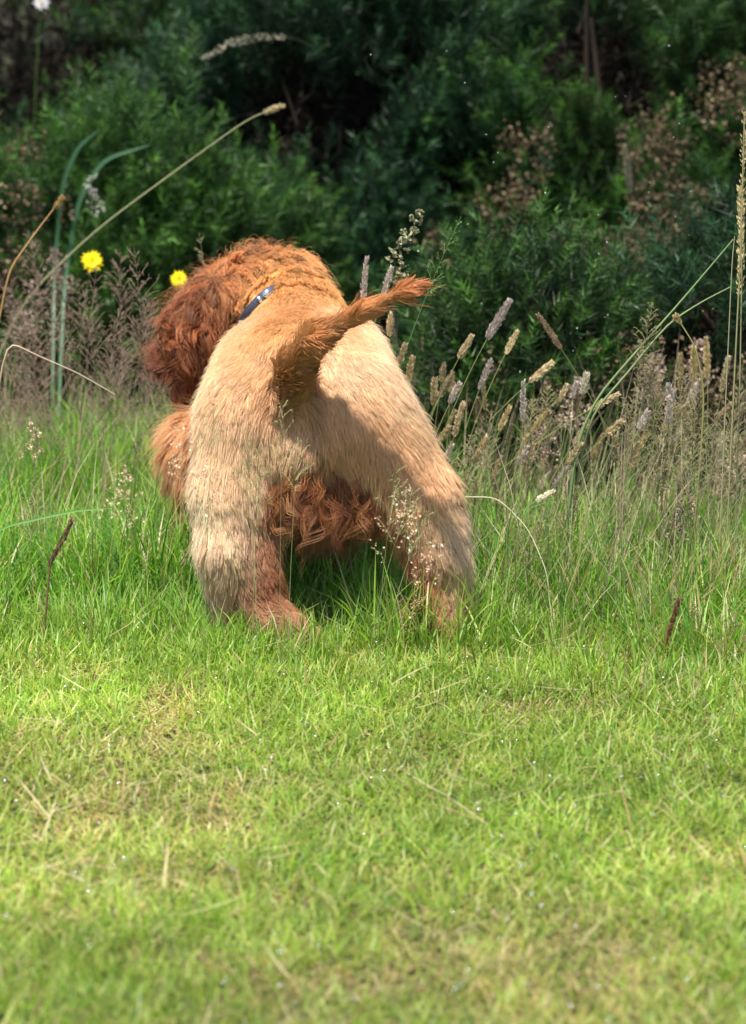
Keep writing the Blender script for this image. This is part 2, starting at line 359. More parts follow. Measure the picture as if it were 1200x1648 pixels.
gorse_bush('low gorse growth full of brown litter behind the panicles at the right',   .66, 1.15, .30, .22, .42, 800, DKG, TIPB,
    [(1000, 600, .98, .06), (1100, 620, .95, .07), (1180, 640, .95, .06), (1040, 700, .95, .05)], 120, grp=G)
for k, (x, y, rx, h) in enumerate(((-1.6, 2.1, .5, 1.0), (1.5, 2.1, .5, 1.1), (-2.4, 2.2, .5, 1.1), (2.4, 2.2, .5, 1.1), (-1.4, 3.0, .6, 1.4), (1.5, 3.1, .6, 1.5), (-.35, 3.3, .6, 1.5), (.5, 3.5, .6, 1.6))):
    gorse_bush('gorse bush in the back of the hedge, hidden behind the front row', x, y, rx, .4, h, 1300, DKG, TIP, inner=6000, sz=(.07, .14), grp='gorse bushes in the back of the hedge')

# ------------------------------------------------------------------ dog
def fc(*c): return lin(*c) ** .90 * 1.02
CREAM, GOLD, ORANGE = fc(240, 204, 163), fc(228, 178, 124), fc(214, 156, 92)
RED, DRED, BROWN = fc(184, 114, 68), fc(138, 78, 48), fc(150, 88, 52)
DN, BK, LF, RT, UP = (0, 0, -1), (0, -1, 0), (-1, 0, 0), (1, 0, 0), (0, 0, 1)
prims = []
def pr(reg, a, b, flow, col, ln, curl=0., lift=.35, clump=.5):
    """a, b: (px, py, Y, radius px)"""
    pa, pb = at(*a[:3]), at(*b[:3])
    prims.append(dict(reg=reg, a=np.array(pa), b=np.array(pb), ra=a[3] * mpp(a[2]), rb=b[3] * mpp(b[2]), flow=norm(np.array(flow, float)), col=np.array(col), ln=ln, curl=curl, lift=lift, clump=clump))
# trunk
pr('body', (478, 625, .09, 118), (478, 588, .38, 108), (0, -.9, -.3), ORANGE, .024, clump=.24)
pr('body', (485, 655, .12, 118), (490, 690, .30, 120), (.0, -.3, -1), GOLD, .028, clump=.24)
pr('body', (398, 655, .05, 82), (420, 590, .30, 78), (-.35, -.4, -1), CREAM, .028, clump=.24)
pr('body', (566, 645, .05, 88), (545, 580, .30, 84), (.45, -.4, -1), CREAM, .028, clump=.24)
pr('body', (480, 545, .36, 82), (475, 520, .44, 80), (0, -1, -.2), ORANGE, .026, lift=.5)
pr('body', (482, 718, .035, 72), (508, 752, .05, 56), (.1, -.3, -1), fc(232, 190, 148), .030, .1)
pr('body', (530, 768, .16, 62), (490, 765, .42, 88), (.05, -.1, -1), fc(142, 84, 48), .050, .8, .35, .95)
pr('body', (450, 752, .06, 34), (598, 750, .07, 34), (.05, -.15, -1), fc(196, 130, 80), .060, .8, .4, .95)
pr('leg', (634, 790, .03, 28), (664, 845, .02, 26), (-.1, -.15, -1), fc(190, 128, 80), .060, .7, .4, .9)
# left hind leg
pr('leg', (390, 690, .04, 82), (374, 790, .02, 68), (-.12, -.1, -1), CREAM, .030, clump=.24)
pr('leg', (374, 790, .02, 68), (370, 880, .0, 54), (-.05, -.1, -1), CREAM, .034, .1)
pr('leg', (425, 830, .02, 34), (412, 920, .0, 44), (.15, -.1, -1), BROWN, .030, .35, .3, .6)
pr('leg', (366, 880, .0, 52), (372, 995, .01, 34), (.0, -.1, -1), fc(232, 198, 160), .026, .1)
pr('leg', (405, 930, .0, 46), (440, 1005, -.02, 36), (.45, -.1, -.8), fc(172, 112, 72), .018, .2, .25)
pr('leg', (440, 1005, -.02, 38), (492, 1032, -.03, 27), (.9, -.2, -.3), fc(168, 122, 90), .012, .1, .25)
for tx, ty in ((500, 1022), (510, 1033), (496, 1042), (476, 1046)):
    pr('leg', (462, 1014, -.025, 24), (tx, ty, -.045, 15), (.9, -.2, -.3), fc(168, 122, 90), .009, .1, .2)
# right hind leg
pr('leg', (588, 685, .04, 92), (664, 792, .02, 66), (.35, -.1, -1), GOLD, .030, clump=.4)
pr('leg', (622, 712, .05, 68), (684, 820, .04, 52), (.45, -.1, -1), CREAM, .036, clump=.4)
pr('leg', (680, 802, .02, 60), (710, 890, .0, 42), (.2, -.1, -1), GOLD, .036, .1)
pr('leg', (704, 850, .02, 46), (730, 970, .01, 34), (.15, -.1, -1), CREAM, .036, .15)
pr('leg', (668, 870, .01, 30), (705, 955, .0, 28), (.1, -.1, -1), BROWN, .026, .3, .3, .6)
pr('leg', (716, 960, .0, 28), (722, 1025, -.03, 27), (.1, -.3, -1), BROWN, .016, .1)
# front legs
pr('leg', (530, 780, .40, 52), (538, 880, .40, 30), DN, BROWN, .035, .3, .25, .7)
pr('leg', (538, 880, .40, 28), (552, 925, .36, 24), DN, DRED, .018, .2)
pr('leg', (345, 722, .38, 66), (318, 775, .38, 40), (-.55, -.1, -1), fc(224, 168, 116), .060, .2, .35, .7)
pr('leg', (322, 775, .38, 42), (340, 905, .38, 32), (-.3, 0, -1), fc(214, 156, 106), .030, .2, .3, .7)
# neck and head
pr('head', (478, 518, .44, 80), (452, 478, .50, 66), (.3, -.8, -.3), ORANGE, .026, .15, .45)
pr('head', (466, 462, .52, 56), (418, 464, .56, 58), (.35, -.5, .35), fc(214, 154, 98), .034, .7, .45, .95)
pr('head', (410, 476, .56, 70), (366, 486, .60, 60), (-.5, -.3, .1), fc(190, 126, 78), .036, .7, .4, .95)
pr('head', (350, 500, .62, 46), (318, 545, .70, 30), (-.5, .6, -.3), RED, .018, .1)
pr('ear', (354, 474, .50, 30), (320, 506, .47, 30), (-.6, -.2, -.8), RED, .050, .7, .3, .95)
pr('ear', (316, 508, .47, 32), (302, 560, .46, 32), (-.15, -.2, -1), DRED * 1.15, .046, .75, .3, .98)
pr('ear', (300, 560, .46, 29), (304, 612, .46, 16), (.05, -.2, -1), DRED, .050, .75, .3, .98)
# tail
TG = fc(202, 138, 82)
pr('tail', (468, 632, .00, 30), (474, 590, -.03, 31), (.1, -.2, 1), fc(140, 92, 50), .020, .1, .2, .7)
pr('tail', (474, 590, -.03, 31), (508, 540, -.08, 26), (.6, -.1, .8), fc(190, 130, 74), .022, .1, .12, .75)
pr('tail', (508, 540, -.08, 25), (585, 500, -.12, 17), (1, -.4, .4), TG, .022, .1, .10, .8)
pr('tail', (585, 500, -.12, 17), (650, 468, -.15, 14), (1, 0, .45), TG, .024, .1, .07, .85)
pr('tail', (650, 468, -.15, 14), (698, 446, -.17, 9), (1, 0, .35), fc(186, 112, 62), .036, .15, .05, .95)

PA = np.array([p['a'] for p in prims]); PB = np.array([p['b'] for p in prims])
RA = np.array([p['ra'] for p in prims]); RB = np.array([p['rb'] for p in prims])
def prim_d(X, i):
    ab = PB[i] - PA[i]; t = np.clip(((X - PA[i]) @ ab) / (ab @ ab), 0, 1)
    return np.linalg.norm(X - PA[i] - t[:, None] * ab, axis=1) - (RA[i] + t * (RB[i] - RA[i]))
def dog_field(X):
    K = .009; s = 0
    for i in range(len(prims)): s = s + np.exp(-np.clip(prim_d(X, i), -.5, .4) / K)
    return -K * np.log(s)
FURPAD = .007                      # the skin lies this far under the outline
def build_body():
    lo = np.minimum((PA - RA[:, None]).min(0), (PB - RB[:, None]).min(0)) - .03
    hi = np.maximum((PA + RA[:, None]).max(0), (PB + RB[:, None]).max(0)) + .03
    h = .0065; n = np.ceil((hi - lo) / h).astype(int)
    ax = [lo[k] + h * np.arange(n[k]) for k in range(3)]
    X = np.stack(np.meshgrid(*ax, indexing='ij'), -1).reshape(-1, 3)
    Fv = np.concatenate([dog_field(c) for c in np.array_split(X, 12)]).reshape(n) + FURPAD
    ins = Fv < 0
    cs = [ins[i:n[0] - 1 + i, j:n[1] - 1 + j, k:n[2] - 1 + k] for i in (0, 1) for j in (0, 1) for k in (0, 1)]
    cnt = sum(c.astype(int) for c in cs); mixed = (cnt > 0) & (cnt < 8)
    idx = -np.ones(mixed.shape, np.int64); cells = np.argwhere(mixed); idx[mixed] = np.arange(len(cells))
    acc = np.zeros((len(cells), 3)); num = np.zeros(len(cells))
    corners = [np.array(c) for c in ((0,0,0),(0,0,1),(0,1,0),(0,1,1),(1,0,0),(1,0,1),(1,1,0),(1,1,1))]
    for a in corners:
        for b in corners:
            if (b - a).sum() == 1 and np.abs(b - a).sum() == 1 and (b >= a).all():
                fa = Fv[tuple((cells + a).T)]; fb = Fv[tuple((cells + b).T)]; m = (fa < 0) != (fb < 0)
                t = fa[m] / (fa[m] - fb[m]); acc[m] += cells[m] + a + t[:, None] * (b - a); num[m] += 1
    V = lo + h * acc / num[:, None]
    Q = []
    for axn in range(3):
        o1, o2 = [(1, 2), (2, 0), (0, 1)][axn]
        e = np.zeros(3, int); e[axn] = 1
        A = ins[tuple(slice(0, n[k] - (1 if k == axn else 0)) for k in range(3))]
        B = ins[tuple(slice(1 if k == axn else 0, n[k]) for k in range(3))]
        g = np.argwhere(A != B); g = g[(g[:, o1] > 0) & (g[:, o2] > 0) & (g[:, o1] < n[o1] - 1) & (g[:, o2] < n[o2] - 1)]
        d1 = np.zeros(3, int); d1[o1] = 1; d2 = np.zeros(3, int); d2[o2] = 1
        q = np.stack([idx[tuple((g - d1 - d2).T)], idx[tuple((g - d2).T)], idx[tuple(g.T)], idx[tuple((g - d1).T)]], 1)
        fl = ~A[tuple(g.T)]; q[fl] = q[fl][:, ::-1]; Q.append(q)
    return V, np.concatenate(Q)
BV, BF = build_body()

# coat patches and painted tail shadow laid over the prims' colours: (px, py, Y, radius m, colour, weight)
PATCH = [(520, 650, .0, .05, fc(200, 136, 88), .6), (590, 705, -.05, .05, fc(210, 152, 106), .6), (665, 775, -.05, .05, fc(212, 160, 116), .55),  # reddish-brown band: tail's shadow on the right thigh painted in with coat colour
         (440, 640, -.02, .03, fc(180, 118, 74), .6), (400, 600, .0, .07, fc(222, 176, 122), .6), (500, 760, .0, .045, fc(200, 140, 90), .7),  # first entry paints the tail's shadow left of its base
         (450, 560, .1, .08, fc(216, 160, 98), .6), (640, 640, .05, .06, fc(242, 214, 180), .6), (745, 860, .0, .07, fc(238, 212, 182), .7),
         (550, 600, .02, .06, fc(238, 206, 166), .7), (480, 795, .02, .03, BROWN, .8), (600, 815, .02, .03, BROWN, .7), (435, 830, 0, .025, BROWN, .7),
         (470, 720, -.03, .03, fc(238, 206, 168), .7), (310, 850, .0, .07, fc(240, 214, 182), .7), (375, 760, -.06, .05, fc(222, 178, 134), .5),
         (440, 870, -.03, .035, BROWN, .85), (455, 930, -.03, .038, BROWN, .85), (470, 985, -.03, .03, fc(160, 108, 74), .6), (672, 890, -.01, .035, BROWN, .8), (690, 935, -.02, .026, fc(172, 108, 64), .7)]
def coat(X):
    """blend of prim attributes at points X"""
    D = np.stack([np.abs(prim_d(X, i)) for i in range(len(prims))], 1)
    own = D.argmin(1); w = np.exp(-(D - D.min(1, keepdims=True)) / .012); w /= w.sum(1, keepdims=True)
    g = lambda k: w @ np.array([p[k] for p in prims], float)
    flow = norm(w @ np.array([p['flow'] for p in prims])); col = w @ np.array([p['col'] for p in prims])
    for (px, py, Y, r, c, a) in PATCH:
        q = np.array(at(px, py, Y)); d2 = ((X - q) ** 2).sum(1) / r ** 2
        k = (a * np.exp(-d2))[:, None] * (np.isin(own, [i for i, p in enumerate(prims) if p['reg'] in ('body', 'leg')]))[:, None]
        col = col * (1 - k) + c * k
    return own, flow, col, g('ln'), g('curl'), g('lift'), g('clump')

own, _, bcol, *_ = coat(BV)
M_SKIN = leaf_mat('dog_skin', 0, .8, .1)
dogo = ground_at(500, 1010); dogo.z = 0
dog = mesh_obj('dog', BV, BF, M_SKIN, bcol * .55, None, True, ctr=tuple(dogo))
tag(dog, 'golden fluffy dog seen from behind, tail out to the right, head turned left', 'dog')

# collar ring: lies on the neck, its plane set by three points of the neck
CC = np.array(at(452, 520, .47)); _p1, _p2 = np.array(at(352, 548, .40)), np.array(at(442, 480, .42))
_v = norm(_p2 - _p1); CN = norm(np.cross(_v, norm(np.array([.35, 1.0, -.25]))))
if CN[2] < 0: CN = -CN
CC = CC - CN * ((CC - _p1) @ CN)
RAx = norm(np.cross(CN, np.array([0, 0, 1.]))); RBx = np.cross(CN, RAx)
NA = 96; _an = np.arange(NA) / NA * 2 * math.pi; COUT = RAx[None] * np.cos(_an)[:, None] + RBx[None] * np.sin(_an)[:, None]
_rr = np.linspace(.02, .18, 81); _f = np.stack([dog_field(CC + COUT * r) for r in _rr], 1) + FURPAD
CRAD = _rr[np.argmax(_f > 0, 1)] ; CRAD = np.minimum(CRAD, np.median(CRAD) * 1.25)
for _ in range(6): CRAD = (np.roll(CRAD, 1) + 2 * CRAD + np.roll(CRAD, -1)) / 4
COLX = at(436, 500, .42).x
CRAD = CRAD + .007 - .020 * np.clip(((CC + COUT * CRAD[:, None])[:, 0] - COLX) / .02, 0, 1)

def fur(BV, BF, NH):
    T = np.concatenate([BF[:, [0, 1, 2]], BF[:, [0, 2, 3]]])
    A, B, C = BV[T[:, 0]], BV[T[:, 1]], BV[T[:, 2]]; cr = np.cross(B - A, C - A); area = np.linalg.norm(cr, axis=1)
    fn = norm(cr); VN = np.zeros_like(BV)
    for k in range(3): np.add.at(VN, T[:, k], cr)
    VN = norm(VN)
    # twice as many hairs where the coat faces the viewer's side
    wgt = area * (1 + 1.2 * (fn[:, 1] < .2)) * (A[:, 2] > .01)
    ti = rng.choice(len(T), NH, p=wgt / wgt.sum()); u, v = rng.random(NH), rng.random(NH); f = u + v > 1; u[f], v[f] = 1 - u[f], 1 - v[f]
    P = A[ti] + u[:, None] * (B - A)[ti] + v[:, None] * (C - A)[ti]
    Nn = norm(VN[T[ti, 0]] * (1 - u - v)[:, None] + VN[T[ti, 1]] * u[:, None] + VN[T[ti, 2]] * v[:, None])
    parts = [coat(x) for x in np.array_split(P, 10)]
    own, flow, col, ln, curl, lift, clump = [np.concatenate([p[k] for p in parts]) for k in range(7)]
    # unruly low-frequency swirls in the flow
    sw = np.stack([noise3(P, .05, 60 + k) for k in range(3)], 1) - .5
    fi = np.stack([noise3(P, .018, 70 + k) for k in range(3)], 1) - .5
    flow = flow + sw * (.9 + 1.6 * curl[:, None]) + fi * (.5 + 1.2 * curl[:, None])
    ft = norm(flow - Nn * np.minimum((flow * Nn).sum(1, keepdims=True), 0) - Nn * np.maximum((flow * Nn).sum(1, keepdims=True), 0) * np.where(ln > .05, 0, .75)[:, None])
    K = 7; s = np.linspace(0, 1, K)
    # clump guides
    def strands(P, Nn, ft, ln, curl, lift, ph, jit):
        d0 = norm(ft * np.cos(lift)[:, None] + Nn * np.sin(lift)[:, None] + jit)
        side = np.cross(Nn, ft)
        out = np.empty((len(P), K, 3)); 
        for k, t in enumerate(s):
            bend = ft * .35 * t * t - Nn * .22 * t * t * np.sin(lift)[:, None] + np.array([0, 0, -.18 * t * t])
            cu = (side * np.sin(ph + t * 9)[:, None] + Nn * (np.cos(ph + t * 9) * .7)[:, None]) * (curl * .34 * t)[:, None]
            out[:, k] = P + (d0 * t + bend + cu) * ln[:, None]
        return out
    LN = np.where(np.isin(own, [i for i, p in enumerate(prims) if p['reg'] in ('head', 'ear', 'tail')]) | (ln > .045), .80, .44); LN = np.where(np.isin(own, [i for i, p in enumerate(prims) if p['reg'] == 'leg']) & (ln <= .045), .52, LN)
    ln = ln * rng.uniform(.6, 1.25, NH) * LN; stray = rng.random(NH) < np.where(ln > .031, .08, .03); lift = np.where(stray, lift + .5, lift * rng.uniform(.7, 1.5, NH)); ln = np.where(stray, ln * 1.25, ln)
    dist_c = np.abs((P - CC) @ CN); rad_c = np.linalg.norm(P - CC, axis=1)
    vis = (P[:, 0] < COLX) & (rad_c < .15); ln = ln * np.where((dist_c < .03) & vis, .6, 1); under = vis & (dist_c < .015) & (rad_c < .13); ln = np.where(under, .004, ln); lift = np.where(under, .05, lift)
    ph = noise3(P, .045, 95) * 14 + rng.normal(0, .5, NH)
    jit = rng.normal(0, .13, (NH, 3))
    S = strands(P, Nn, ft, ln, curl, lift, ph, jit)
    for (div, amt, pw) in ((14, 1.1, 1.2), (150, .75, 1.3)):
        gi = rng.choice(NH, NH // div, replace=False)
        kd = kdtree.KDTree(len(gi))
        for j, g in enumerate(gi): kd.insert(P[g], j)
        kd.balance()
        near = np.array([gi[kd.find(p)[1]] for p in P])
        G_ = S[near] ; a = np.clip(amt * (clump + .1) * ~stray, 0, .95)[:, None, None] * (s[None, :, None] ** pw)
        ok = (np.linalg.norm(P[near] - P, axis=1) < .025)[:, None, None]
        # keep own length: pull only sideways towards guide
        hd = np.isin(own, [i for i, p in enumerate(prims) if p['reg'] in ('head', 'ear')])
        if div == 150: tonec = tonec * np.where(hd, np.clip(rng.normal(1, .24, NH), .5, 1.5)[near], 1)
        S = S + ok * a * (G_ - S) * .9; tonec = np.clip(rng.normal(1, .09, NH), .6, 1.4)[near] if div == 14 else tonec
    S[:, :, 2] = np.maximum(S[:, :, 2], .004)
    tone = tonec[:, None] * (.78 + .26 * noise3(P * np.array([1, 1, .3]), .020, 81) + .18 * noise3(P * np.array([1, 1, .4]), .006, 83))[:, None]
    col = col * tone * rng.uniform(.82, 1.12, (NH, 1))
    col = np.clip(col, .01, .9)
    rad = rng.uniform(.00017, .0003, NH)
    regs = np.array([['body', 'leg', 'head', 'ear', 'tail'].index(p['reg']) for p in prims])[own]
    for r, nm in enumerate(('body_fur', 'leg_fur', 'head_fur', 'ear_fur', 'tail_fur')):
        m = regs == r
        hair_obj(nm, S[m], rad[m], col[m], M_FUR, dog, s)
def hair_obj(name, S, rad, col, mat, parent, s):
    n, K = S.shape[:2]; cu = bpy.data.hair_curves.new(name)
    cu.add_curves([K] * n)
    loc = np.array(parent.matrix_basis.translation) if parent else np.zeros(3)
    cu.attributes['position'].data.foreach_set('vector', (S - loc).astype(np.float32).ravel())
    r = cu.attributes.get('radius') or cu.attributes.new('radius', 'FLOAT', 'POINT')
    prof = 1 - .75 * s ** 2
    r.data.foreach_set('value', (rad[:, None] * prof[None]).astype(np.float32).ravel())
    a = cu.attributes.new('col', 'FLOAT_COLOR', 'POINT'); c = np.ones((n, K, 4), np.float32); c[..., :3] = col[:, None]
    a.data.foreach_set('color', c.ravel())
    cu.materials.append(mat)
    o = bpy.data.objects.new(name, cu); sc.collection.objects.link(o)
    if parent: o.parent = parent
    return o
fur(BV, BF, 560000)

def fringe():
    """long wet locks hanging from the belly between the hind legs"""
    nl, per, K = 420, 17, 9; s = np.linspace(0, 1, K); S, Cc = [], []
    for k in range(nl):
        t = rng.random(); px = 418 + 240 * t; py = 792 + rng.normal(0, 13) + 12 * math.sin(t * 17) + 50 * max(0, t - .7) * 3 + 20 * max(0, .15 - t) * 6
        r0 = np.array(at(px, py, rng.uniform(-.025, .07))); L = rng.uniform(.02, .075) * (.55 + .6 * math.sin(max(.05, t) * math.pi)); dx = rng.normal(0, .5) + (t - .45) * .35
        d = norm(np.array([dx, rng.normal(-.15, .2), -1.0])); sd = norm(np.cross(d, [0, 1., 0]) + rng.normal(0, .3, 3)); ph, fr = rng.uniform(0, 6.28), rng.uniform(3, 10)
        g = r0 + d * (L * s)[:, None] + sd * (np.sin(ph + s * fr) * L * .24 * s)[:, None]
        root = rng.normal(0, .0045, (per, 3)); spread = (1 - s[None, :, None] ** .7 * .6) * root[:, None] + rng.normal(0, .0012, (per, 1, 3)) * s[None, :, None]
        ll = rng.uniform(.7, 1.08, (per, 1, 1)); S.append(r0 + (g - r0)[None] * ll + spread)
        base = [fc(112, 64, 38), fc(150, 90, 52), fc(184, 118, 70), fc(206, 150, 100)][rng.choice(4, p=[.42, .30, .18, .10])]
        Cc.append(base * rng.uniform(.8, 1.15, (per, 1)))
    S = np.concatenate(S); Cc = np.concatenate(Cc); S[:, :, 2] = np.maximum(S[:, :, 2], .01)
    hair_obj('belly_fringe', S, rng.uniform(.00016, .00030, len(S)), Cc, M_FUR, dog, s)
fringe()
def collar():
    M_COL = plain_mat('collar_webbing', (.045, .05, .075), .5, 0, .5, .4, 600); M_STEEL = plain_mat('steel', (.75, .76, .78), .18, 1.0)
    w, t = .0082, .0018; prof = [(-w, 0), (-w * .8, t), (w * .8, t), (w, 0), (w * .8, -t), (-w * .8, -t)]
    V = np.stack([CC + COUT * (CRAD[:, None] + b) + CN * a for a, b in prof], 1); k = len(prof)
    i = np.arange(NA * k).reshape(NA, k); j = np.roll(i, -1, 0)
    F = np.stack([i.ravel(), np.roll(i, -1, 1).ravel(), np.roll(j, -1, 1).ravel(), j.ravel()], 1)
    c = mesh_obj('collar', V.reshape(-1, 3), F, M_COL, None, dog, True)
    ring = CC + COUT * CRAD[:, None]; import bmesh
    def px_of(p):
        d = p - np.array(CAM); z = d @ np.array(VF); return np.array([600 + d[0] / z / PXS, 824 - (d @ np.array(VU)) / z / PXS])
    scr = np.array([px_of(p) for p in ring]); dep = ring[:, 1]
    for qx, qy, sx in ((428, 470, 1.15), (416, 478, .6), (368, 514, 1.0), (352, 528, .6)):
        a_ = int(np.argmin(np.hypot(scr[:, 0] - qx, scr[:, 1] - qy) + 500 * (COUT @ norm(np.array(CAM) - CC) < -.35))); o_ = COUT[a_]; p = CC + o_ * (CRAD[a_] + .002)
        tg = np.cross(CN, o_); bm = bmesh.new(); bmesh.ops.create_uvsphere(bm, u_segments=14, v_segments=8, radius=1)
        Mx = Matrix([list(tg * .0065 * sx) + [0], list(CN * .007) + [0], list(o_ * .0045) + [0], [0, 0, 0, 1]]).transposed()
        bm.transform(Matrix.Translation(Vector(p)) @ Mx); me = bpy.data.meshes.new('stud'); bm.to_mesh(me); bm.free()
        for pl in me.polygons: pl.use_smooth = True
        me.materials.append(M_STEEL); s_ = bpy.data.objects.new('stud', me); sc.collection.objects.link(s_); s_.parent = c
collar()
def face():
    import bmesh
    MN = plain_mat('nose_leather', (.03, .02, .018), .35, 0, .5, .5, 900); ME = plain_mat('eye', (.02, .012, .008), .08)
    tip = np.array(at(318, 545, .70)); back = np.array(at(362, 480, .60)); ax = norm(tip - back)
    side = norm(np.cross(ax, np.array([0, 0, 1.]))); up = np.cross(side, ax)
    for nm, p, r, mt in (('nose', tip + ax * .024 + up * .004, (.011, .010, .009), MN),
                         ('eye', tip - ax * .045 + up * .034 + side * .030, (.007, .007, .007), ME), ('eye', tip - ax * .045 + up * .034 - side * .030, (.007, .007, .007), ME)):
        bm = bmesh.new(); bmesh.ops.create_uvsphere(bm, u_segments=16, v_segments=10, radius=1)
        Mx = Matrix([list(side * r[0]) + [0], list(ax * r[1]) + [0], list(up * r[2]) + [0], [0, 0, 0, 1]]).transposed()
        bm.transform(Matrix.Translation(Vector(p) - dogo) @ Mx); me = bpy.data.meshes.new(nm); bm.to_mesh(me); bm.free()
        for pl in me.polygons: pl.use_smooth = True
        me.materials.append(mt); s_ = bpy.data.objects.new(nm, me); sc.collection.objects.link(s_); s_.parent = dog
face()

# ------------------------------------------------------------------ grass stalks with seed heads
def curve3(a, b, bend, k=9):
    a, b = np.array(a, float), np.array(b, float); m = (a + b) / 2 + np.array(bend, float); t = np.linspace(0, 1, k)[:, None]
    return (1 - t) ** 2 * a + 2 * t * (1 - t) * m + t ** 2 * b
def spike(path, rad, n, col, sl=.005):
    """soft spike of overlapping spikelets along path"""
    k = len(path); t = rng.random(n); f = t * (k - 1); i = np.minimum(f.astype(int), k - 2); p = path[i] + (path[i + 1] - path[i]) * (f - i)[:, None]
    ax = norm(path[i + 1] - path[i]); u = norm(np.cross(ax, rng.normal(size=(n, 3)))); prof = np.sin(np.clip(t * 1.0, 0, 1) ** .7 * math.pi) ** .6
    d = norm(u * .55 + ax * 1.0); r = rad * (.25 + .75 * prof)
    b0 = p + u * (r * rng.uniform(.2, .75, n))[:, None]; s = norm(np.cross(d, rng.normal(size=(n, 3))))
    L = sl * rng.uniform(.7, 1.3, n)[:, None]
    V = np.stack([b0, b0 + d * L * .45 + s * L * .2, b0 + d * L, b0 + d * L * .45 - s * L * .2], 1).reshape(-1, 3)
    c = np.array(col) * rng.uniform(.7, 1.25, (n, 1)); return V, np.arange(len(V)).reshape(-1, 4), np.repeat(c[:, None], 4, 1).reshape(-1, 3)
def stem_mesh(name, paths, r0, r1, col, parent):
    V, F, C = tubes(paths, [np.linspace(r0, r1, len(p)) for p in paths], [col] * len(paths), 4)
    return mesh_obj(name, V, F, M_DRY, C, parent, True)
FOG = 'soft seed head grass stalks right of the dog'; PAN = 'airy panicle grass stalks'
def fog_stalk(tip, L, rad, lean, label, col=(.55, .43, .27), group=FOG, scol=(.28, .33, .12), n=None, base=None, bend=None, r=.0009, name='grass_stalk', sl=.006):
    tip = np.array(at(*tip)) if len(tip) == 3 else np.array(tip)
    h = tip[2]; b = np.array([tip[0] - lean * h, tip[1] + rng.uniform(-.04, .06), 0]) if base is None else np.array(base, float)
    path = curve3(b, tip, (-lean * h * .18 + rng.normal(0, .012), rng.normal(0, .01), h * .06) if bend is None else bend, 22)
    root = empty(name, tuple(b)); tag(root, label, 'grass', group)
    seg = np.linalg.norm(np.diff(path, axis=0), axis=1); cum = np.cumsum(seg[::-1])[::-1]; k = int((cum > L).sum()); k = max(2, min(k, 19))
    stem_mesh('stem', [path], r, r * .5, scol, root)
    V, F, C = spike(path[k:], rad, n or int(L * 6500), np.array(col) * rng.uniform(.8, 1.15), sl * rng.uniform(.7, 1.0)); mesh_obj('seed_head', V, F, M_DRY, C, root)
    # one or two narrow leaves on the stem
    q = path[[4, 8]]; az = rng.uniform(0, 6.28, 2)
    for j in (0, 1):
        V, F, C = blade_mesh(q[j:j + 1], rng.uniform(.06, .13, 1), np.full(1, .0032), az[j:j + 1], rng.uniform(.3, .7, 1), rng.uniform(.6, 1.4, 1), np.array([(.14, .26, .06)]))
        mesh_obj('leaf', V, F, M_GRASS, C, root)
    return root
def panicle(tip, L, spread, lean, label, col=(.36, .24, .19), group=PAN, scol=(.34, .30, .16), whorls=9, per=4, name='grass_stalk', r=.0007, size=.0046, base=None):
    tip = np.array(at(*tip)); h = tip[2]; b = np.array([tip[0] - lean * h, tip[1] + rng.uniform(-.05, .05), 0]) if base is None else np.array(base, float)
    path = curve3(b, tip, (-lean * h * .2, 0, h * .05), 26); root = empty(name, tuple(b)); tag(root, label, 'grass', group)
    seg = np.linalg.norm(np.diff(path, axis=0), axis=1); cum = np.cumsum(seg[::-1])[::-1]; k = max(4, min(int((cum > L).sum()), 20)); hp = path[k:]
    stem_mesh('stem', [path], r, r * .4, scol, root)
    br, pts = [], []
    for w in range(whorls):
        t = w / whorls; f = t * (len(hp) - 1.01); i = int(f); p = hp[i] + (hp[i + 1] - hp[i]) * (f - i); ax = norm(hp[i + 1] - hp[i])
        for _ in range(per):
            u = norm(np.cross(ax, rng.normal(size=3))); l = spread * (1 - .8 * t) * rng.uniform(.5, 1.1)
            e = p + (u * .75 + ax * .8) * l; bp = curve3(p, e, ax * l * .12 - u * .0, 5); br.append(bp); pts.append(e)
            for _ in range(4):
                j = rng.integers(1, 5); q = bp[j]; u2 = norm(u + rng.normal(size=3) * .7 + ax * .5); e2 = q + u2 * l * rng.uniform(.15, .38)
                br.append(np.stack([q, (q + e2) / 2 + ax * .001, e2])); pts.append(e2)
    V, F, C = tubes(br, [np.full(len(x), .0004) for x in br], [scol] * len(br), 3); hd = mesh_obj('panicle', V, F, M_DRY, C, root)
    pts = np.array(pts); pts = np.concatenate([pts, pts + rng.normal(0, .002, pts.shape)])
    V, F, C = flakes(pts, np.full(len(pts), size), pick([col, np.array(col) * 1.5, np.array(col) * .6], [3, 2, 2], len(pts)))
    mesh_obj('spikelets', V, F, M_DRY, C, hd)
    return root
TAN, PINK, PALE, GOLDN = (.60, .49, .31), (.56, .48, .44), (.72, .66, .54), (.50, .40, .21)
